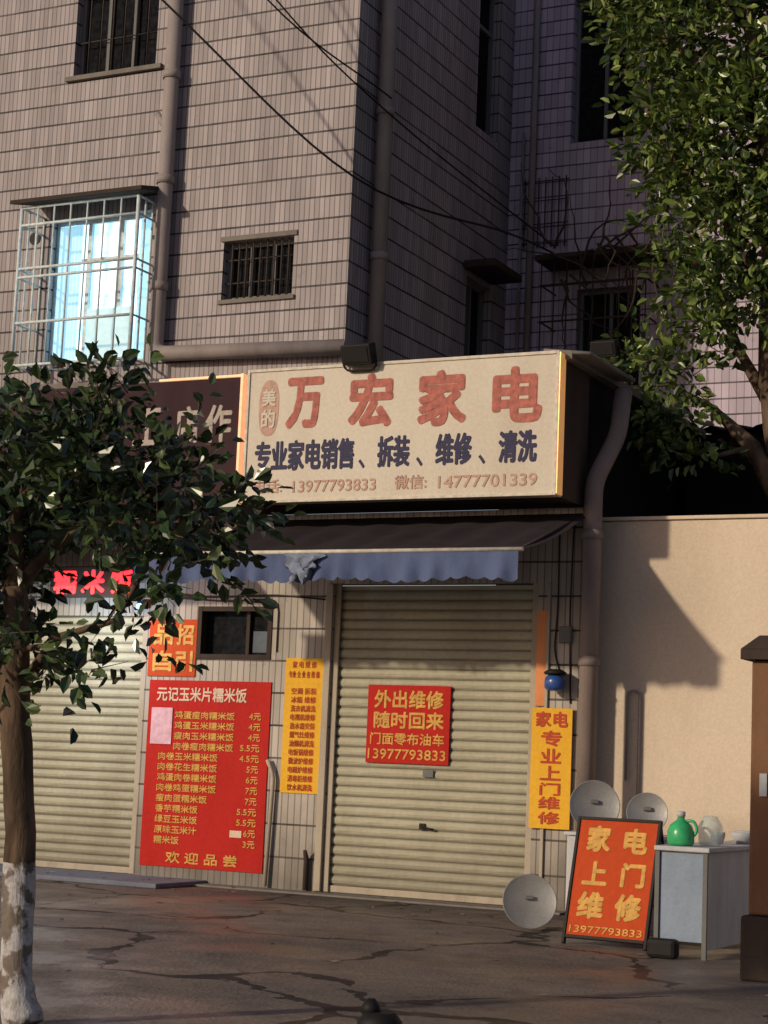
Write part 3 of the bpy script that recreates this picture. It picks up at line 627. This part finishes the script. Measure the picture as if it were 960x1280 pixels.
sa.rotation_euler=(0,0,math.radians(-4))

gp=empty("gate_pillar",(5.66,-4.2,0),"brown square gate post with dark cap on stone base","pillar")
bm=bmesh.new(); box(bm,5.46,5.88,-4.42,-3.98,0,0.42); mk("stone_base",bm,M['darkcon'],parent=gp,bevel=0.02)
bm=bmesh.new(); box(bm,5.50,5.84,-4.38,-4.02,0.423,2.10)
mk("shaft",bm,M['wood'],parent=gp,bevel=0.02)
bm=bmesh.new(); box(bm,5.44,5.90,-4.44,-3.96,2.103,2.17)
vs=[bm.verts.new(q) for q in ((5.44,-4.44,2.172),(5.90,-4.44,2.172),(5.90,-3.96,2.172),(5.44,-3.96,2.172))]; t=[bm.verts.new(q) for q in ((5.54,-4.34,2.27),(5.80,-4.34,2.27),(5.80,-4.06,2.27),(5.54,-4.06,2.27))]
bm.faces.new(t)
for i in range(4): bm.faces.new([vs[i],vs[(i+1)%4],t[(i+1)%4],t[i]])
mk("cap",bm,M['darkcon'],parent=gp)
bm=bmesh.new(); box(bm,5.57,5.62,-4.40,-4.383,1.2,1.35); mk("plate",bm,M['wht'],parent=gp)
bo=empty("bollard",(5.59,-10.0,0),"low black rubber bollard with knobbed top on pavement","bollard")
bm=bmesh.new(); lathe(bm,[(0.085,0),(0.085,0.02),(0.055,0.04),(0.055,0.24),(0.085,0.27),(0.09,0.31),(0.06,0.345)],(5.59,-10.0,0),20); mk("post",bm,M['black'],parent=bo)
bm=bmesh.new(); lathe(bm,[(0.04,0),(0.035,0.03),(0.015,0.055)],(5.55,-10.0,0.338),12); mk("knob",bm,M['black'],parent=bo)

# ------------------------------------------------------------------ cables
def cable(pts,r,label):
    bm=bmesh.new(); out=[]
    P=[Vector(p) for p in pts]; P=[P[0]*2-P[1]]+P+[P[-1]*2-P[-2]]
    for i in range(1,len(P)-2):
        for k in range(8):
            t=k/8; a,b_,c_,d=P[i-1:i+3]
            out.append(0.5*((2*b_)+(-a+c_)*t+(2*a-5*b_+4*c_-d)*t*t+(-a+3*b_-3*c_+d)*t**3))
    out.append(P[-2]); tube(bm,out,r,6); return mk("overhead_cable",bm,M['black'],label=label,cat="cable",group="overhead cables")
cable([(-4.4,-3.4,12.0),(-1.53,-1.5,8.95),(0.10,-0.2,7.30),(0.9,2.0,7.25),(0.75,3.7,7.5)],0.013,"black electric cable sagging across the facade")
cable([(-2.2,-2.0,11.2),(-0.62,-1.0,9.05),(0.18,0.4,8.35)],0.010,"thin black cable running to the drainpipe")
cable([(-2.05,-2.0,11.25),(-0.50,-1.0,9.02),(0.19,0.5,8.15),(0.75,3.8,7.6)],0.010,"thin black cable running to the drainpipe")

# ------------------------------------------------------------------ trees
def crown(clusters,per,size,name,mat,twmat,parent,droop=0.3,skip=None,rw=(0.22,0.30),twr=0.004,every=2):
    vs=[];fs=[];nl=0;tws=[]
    for (x,y,z,r,ry) in clusters:
        n=max(3,int(per*r*r))
        for _ in range(n):
            while True:
                q=Vector((random.uniform(-1,1),random.uniform(-1,1),random.uniform(-1,1)))
                if 0.12<q.length<1: break
            q*= (q.length**-0.25)
            p=Vector((x+q.x*r,y+q.y*ry,z+q.z*r*0.9))
            d=(q.normalized()*0.7+Vector((random.uniform(-1,1),random.uniform(-1,1),random.uniform(-0.6,0.7)))).normalized()
            L=size*random.uniform(2.0,3.6); k=random.randint(5,9)
            if skip and any(skip(p+d*L*t) for t in (-.2,0,.25,.5,.75,1,1.3)): continue
            tws.append((p,p+d*L))
            for i in range(k):
                t=i/(k-1); b=p+d*L*t+Vector((0,0,-droop*size*t*t))
                side=d.cross(Vector((random.uniform(-1,1),random.uniform(-1,1),random.uniform(-1,1)))).normalized()
                ld=(d*0.55+side*0.9+Vector((0,0,-0.25))).normalized() if i<k-1 else d
                nr=ld.cross(side.cross(d)+Vector((0,0,random.uniform(0.2,1.2)))); 
                if nr.length<1e-3: continue
                nr.normalize(); up=nr.cross(ld).normalized()
                s=size*random.uniform(0.65,1.15); w=s*random.uniform(*rw)
                bi=len(vs); b0=b+ld*0.01
                vs+=[b0,b0+ld*s*0.35+nr*w+up*w*0.35,b0+ld*s*0.75+nr*w*0.7+up*w*0.2,b0+ld*s-up*s*0.10,b0+ld*s*0.75-nr*w*0.7+up*w*0.2,b0+ld*s*0.35-nr*w+up*w*0.35]
                fs+=[[bi,bi+1,bi+2,bi+3],[bi,bi+3,bi+4,bi+5]]
    nl=len(fs)
    for a,b in tws[::every]:
        t=(b-a).normalized(); u=t.orthogonal().normalized(); w=t.cross(u); bi=len(vs)
        for c_,r_ in ((a,twr),(b,twr*0.4)):
            for k in range(3):
                an=2*math.pi*k/3; vs.append(c_+(u*math.cos(an)+w*math.sin(an))*r_)
        for k in range(3): fs.append([bi+k,bi+(k+1)%3,bi+3+(k+1)%3,bi+3+k])
    o=Vector((clusters[0][0],clusters[0][1],clusters[0][2]))
    me=bpy.data.meshes.new(name); me.from_pydata([tuple(v-o) for v in vs],[],fs); me.materials.append(mat); me.materials.append(twmat)
    me.polygons.foreach_set("material_index",[0]*nl+[1]*(len(fs)-nl))
    ob=bpy.data.objects.new(name,me); link(ob,parent,o); print(name,nl//2,"leaves")
def barkmat(name,white=None):
    m,nt,b=newmat(name)
    c=mixc(nt,ramp(nt,noise(nt,9,6,stretch=(1,1,0.3)),0.35,0.65),(0.16,0.11,0.075),(0.06,0.042,0.03))
    if white is not None:
        k=math_(nt,'LESS_THAN',math_(nt,'ADD',worldpos(nt,2),math_(nt,'MULTIPLY',noise(nt,12,3),0.08)),white+0.04)
        peel=ramp(nt,noise(nt,6,6),0.50,0.54)
        k=math_(nt,'MULTIPLY',k,math_(nt,'SUBTRACT',1.0,math_(nt,'MULTIPLY',peel,0.8)))
        c=mixc(nt,k,c,mixc(nt,ramp(nt,noise(nt,25,4),0.4,0.7),(0.48,0.47,0.47),(0.30,0.28,0.26)))
    nt.links.new(c,b.inputs["Base Color"]); b.inputs["Roughness"].default_value=0.9; b.inputs["Specular IOR Level"].default_value=0.1
    bump(nt,b,noise(nt,22,6,stretch=(1,1,0.25)),0.8,0.02); return m
def trunk(limbs):
    bm=bmesh.new()
    for pts,r in limbs:
        P=[Vector(p) for p in pts]; out=[];rr=[]
        for i in range(len(P)-1):
            for k in range(5):
                t=k/5; out.append(P[i].lerp(P[i+1],t)+Vector((random.uniform(-1,1),random.uniform(-1,1),0))*0.06*r[i]); rr.append(r[i]+(r[i+1]-r[i])*t)
        out.append(P[-1]);rr.append(r[-1]); tube(bm,out,[q*random.uniform(0.95,1.06) for q in rr],12)
    return bm
t1=empty("street_tree",(3.30,-9.25,0),"small dark leafy street tree with whitewashed trunk","tree")
limbs=[([(3.33,-9.25,0),(3.27,-9.25,0.2),(3.24,-9.25,0.9),(3.12,-9.22,1.6),(3.07,-9.2,2.1)],[0.10,0.080,0.076,0.078,0.06]),
 ([(3.07,-9.2,2.1),(3.25,-9.15,2.32),(3.55,-9.1,2.45),(3.85,-9.0,2.65)],[0.045,0.032,0.022,0.010]),
 ([(3.07,-9.2,2.1),(3.12,-9.3,2.45),(3.4,-9.35,2.9)],[0.05,0.03,0.012]),
 ([(3.07,-9.2,2.0),(2.9,-9.1,2.4),(2.85,-9.0,2.9)],[0.05,0.035,0.015]),
 ([(3.13,-9.15,1.62),(3.4,-9.3,1.84),(3.75,-9.3,1.93),(3.95,-9.35,2.18)],[0.032,0.02,0.015,0.008]),
 ([(3.12,-9.2,1.62),(3.3,-9.4,1.78),(3.55,-9.5,1.80)],[0.03,0.018,0.008])]
mk("trunk",trunk(limbs),barkmat("whitewashed_bark",0.76),parent=t1)
CL=[(3.53,-9.2,2.88,.30,.4),(3.05,-9.2,2.74,.36,.5),(3.86,-9.1,2.66,.25,.4),(3.46,-9.3,2.54,.33,.5),(3.94,-9.2,2.42,.25,.35),(3.0,-9.3,2.35,.33,.5),(3.88,-9.3,2.20,.20,.4),(4.08,-9.3,2.22,.16,.25),(3.31,-9.3,1.86,.16,.3),(3.56,-9.2,3.10,.12,.2),(3.55,-9.4,1.80,.15,.2),(2.6,-9.2,2.6,.45,.5),(2.6,-9.1,2.2,.35,.4),(4.12,-9.1,2.54,.12,.2),(3.84,-9.4,1.86,.12,.15),(3.20,-9.4,1.62,.05,.08),(3.0,-9.3,1.98,.15,.3),(3.68,-9.4,1.70,.06,.08)]
ml=leafmat("dark_leaf",(0.016,0.032,0.012),(0.034,0.062,0.020),(0.085,0.125,0.04),0,0.27)
gap=lambda p: 3.16<p.x<3.78 and 1.96<p.z<2.24
crown(CL,560,0.098,"crown",ml,barkmat("twig_bark"),t1,skip=gap,rw=(0.25,0.33),every=3)
t2=empty("yard_tree",(4.35,2.0,0),"tall bright leafy tree rising behind the boundary wall","tree")
limbs=[([(4.4,2.0,0),(4.30,2.0,2.5),(4.12,2.0,4.2),(3.92,2.0,5.4),(3.92,2.0,7.0),(3.75,2.0,8.6),(3.5,2.0,10)],[0.22,0.19,0.17,0.15,0.12,0.09,0.05]),
 ([(4.15,2.0,3.9),(3.75,1.9,4.7),(3.35,1.8,5.1),(2.75,1.7,5.45)],[0.13,0.08,0.04,0.015]),
 ([(3.98,2.0,5.0),(3.5,2.2,5.8),(3.2,2.2,6.5),(2.9,2.0,7.0)],[0.08,0.05,0.04,0.02]),
 ([(3.88,2.0,6.3),(3.4,1.9,7.2),(2.8,1.9,7.9),(2.5,1.9,8.5)],[0.08,0.06,0.04,0.02]),
 ([(3.8,2.0,8.0),(3.2,2.0,8.8),(2.5,2.0,9.4)],[0.06,0.04,0.02]),([(3.9,2,6.8),(4.4,2,7.8),(4.8,2,8.8)],[0.08,0.05,0.03]),
 ([(3.75,1.9,4.7),(3.4,1.6,4.55),(3.15,1.5,4.6)],[0.035,0.02,0.008])]
mk("trunk",trunk(limbs),barkmat("yard_bark"),parent=t2)
CR=[(2.55,2,9.55,.42,.6),(3.05,2,9.2,.72,.8),(3.75,1.9,9.2,.75,.8),(2.80,2,8.45,.42,.6),(3.3,1.9,8.1,.72,.8),(3.9,1.8,7.85,.75,.8),(2.78,1.9,7.75,.32,.4),(3.15,1.8,7.2,.42,.5),(3.75,1.6,7.0,.55,.6),(3.35,1.7,6.55,.33,.4),(3.72,1.5,6.35,.34,.4),(3.50,1.5,6.0,.26,.3),(2.65,1.5,5.35,.26,.28),(2.92,1.4,5.05,.24,.22),(3.22,1.4,5.75,.26,.25),(3.15,1.4,5.35,.22,.2),(3.25,1.3,4.62,.22,.2),(3.0,1.3,4.8,.16,.15),(2.38,1.5,5.3,.15,.15),(2.85,1.6,6.2,.10,.12),(2.75,1.5,5.75,.16,.15),(4.6,2,8.6,.8,.9),(4.5,2,7.2,.7,.8),(2.9,2,10.3,.8,.8),(3.9,2,10.3,.8,.8),(2.3,2,10.1,.35,.45)]
mr=leafmat("bright_leaf",(0.02,0.045,0.010),(0.08,0.13,0.025),(0.25,0.32,0.07),0.2,0.35)
crown(CR,340,0.135,"crown",mr,barkmat("yard_twig_bark"),t2,rw=(0.24,0.32),twr=0.007,every=4)

# ------------------------------------------------------------------ light
D=Vector((1.21,2.1,-0.80)).normalized()
sl=bpy.data.lights.new("sun","SUN"); sl.energy=2.7; sl.angle=math.radians(2.0); sl.color=(1,0.84,0.62)
so=bpy.data.objects.new("sun",sl); COL.objects.link(so); so.rotation_euler=D.to_track_quat('-Z','Y').to_euler()
w=bpy.data.worlds.new("World"); SC.world=w; w.use_nodes=True; nt=w.node_tree; bg=nt.nodes["Background"]
sky=N(nt,"ShaderNodeTexSky",sky_type='NISHITA'); sky.sun_disc=False
el=math.asin(-D.z); sky.sun_elevation=el; sky.sun_rotation=math.atan2(-D.x,-D.y)
c=mixc(nt,1.0,sky.outputs[0],(0.98,0.86,0.94),'MULTIPLY'); nt.links.new(c,bg.inputs[0]); bg.inputs[1].default_value=0.075
SC.view_settings.view_transform='Standard'; SC.view_settings.look='None'; SC.view_settings.exposure=0

cam=bpy.data.cameras.new("camera"); cam.sensor_width=36; cam.lens=2339.3/1280*36; cam.clip_end=1500
co=bpy.data.objects.new("camera",cam); COL.objects.link(co); co.location=(8.89,-16.73,1.3)
co.rotation_euler=(Matrix.Rotation(0.4649,3,'Z')@Matrix.Rotation(math.pi/2+0.1342,3,'X')@Matrix.Rotation(0.0427,3,'Z')).to_euler(); SC.camera=co
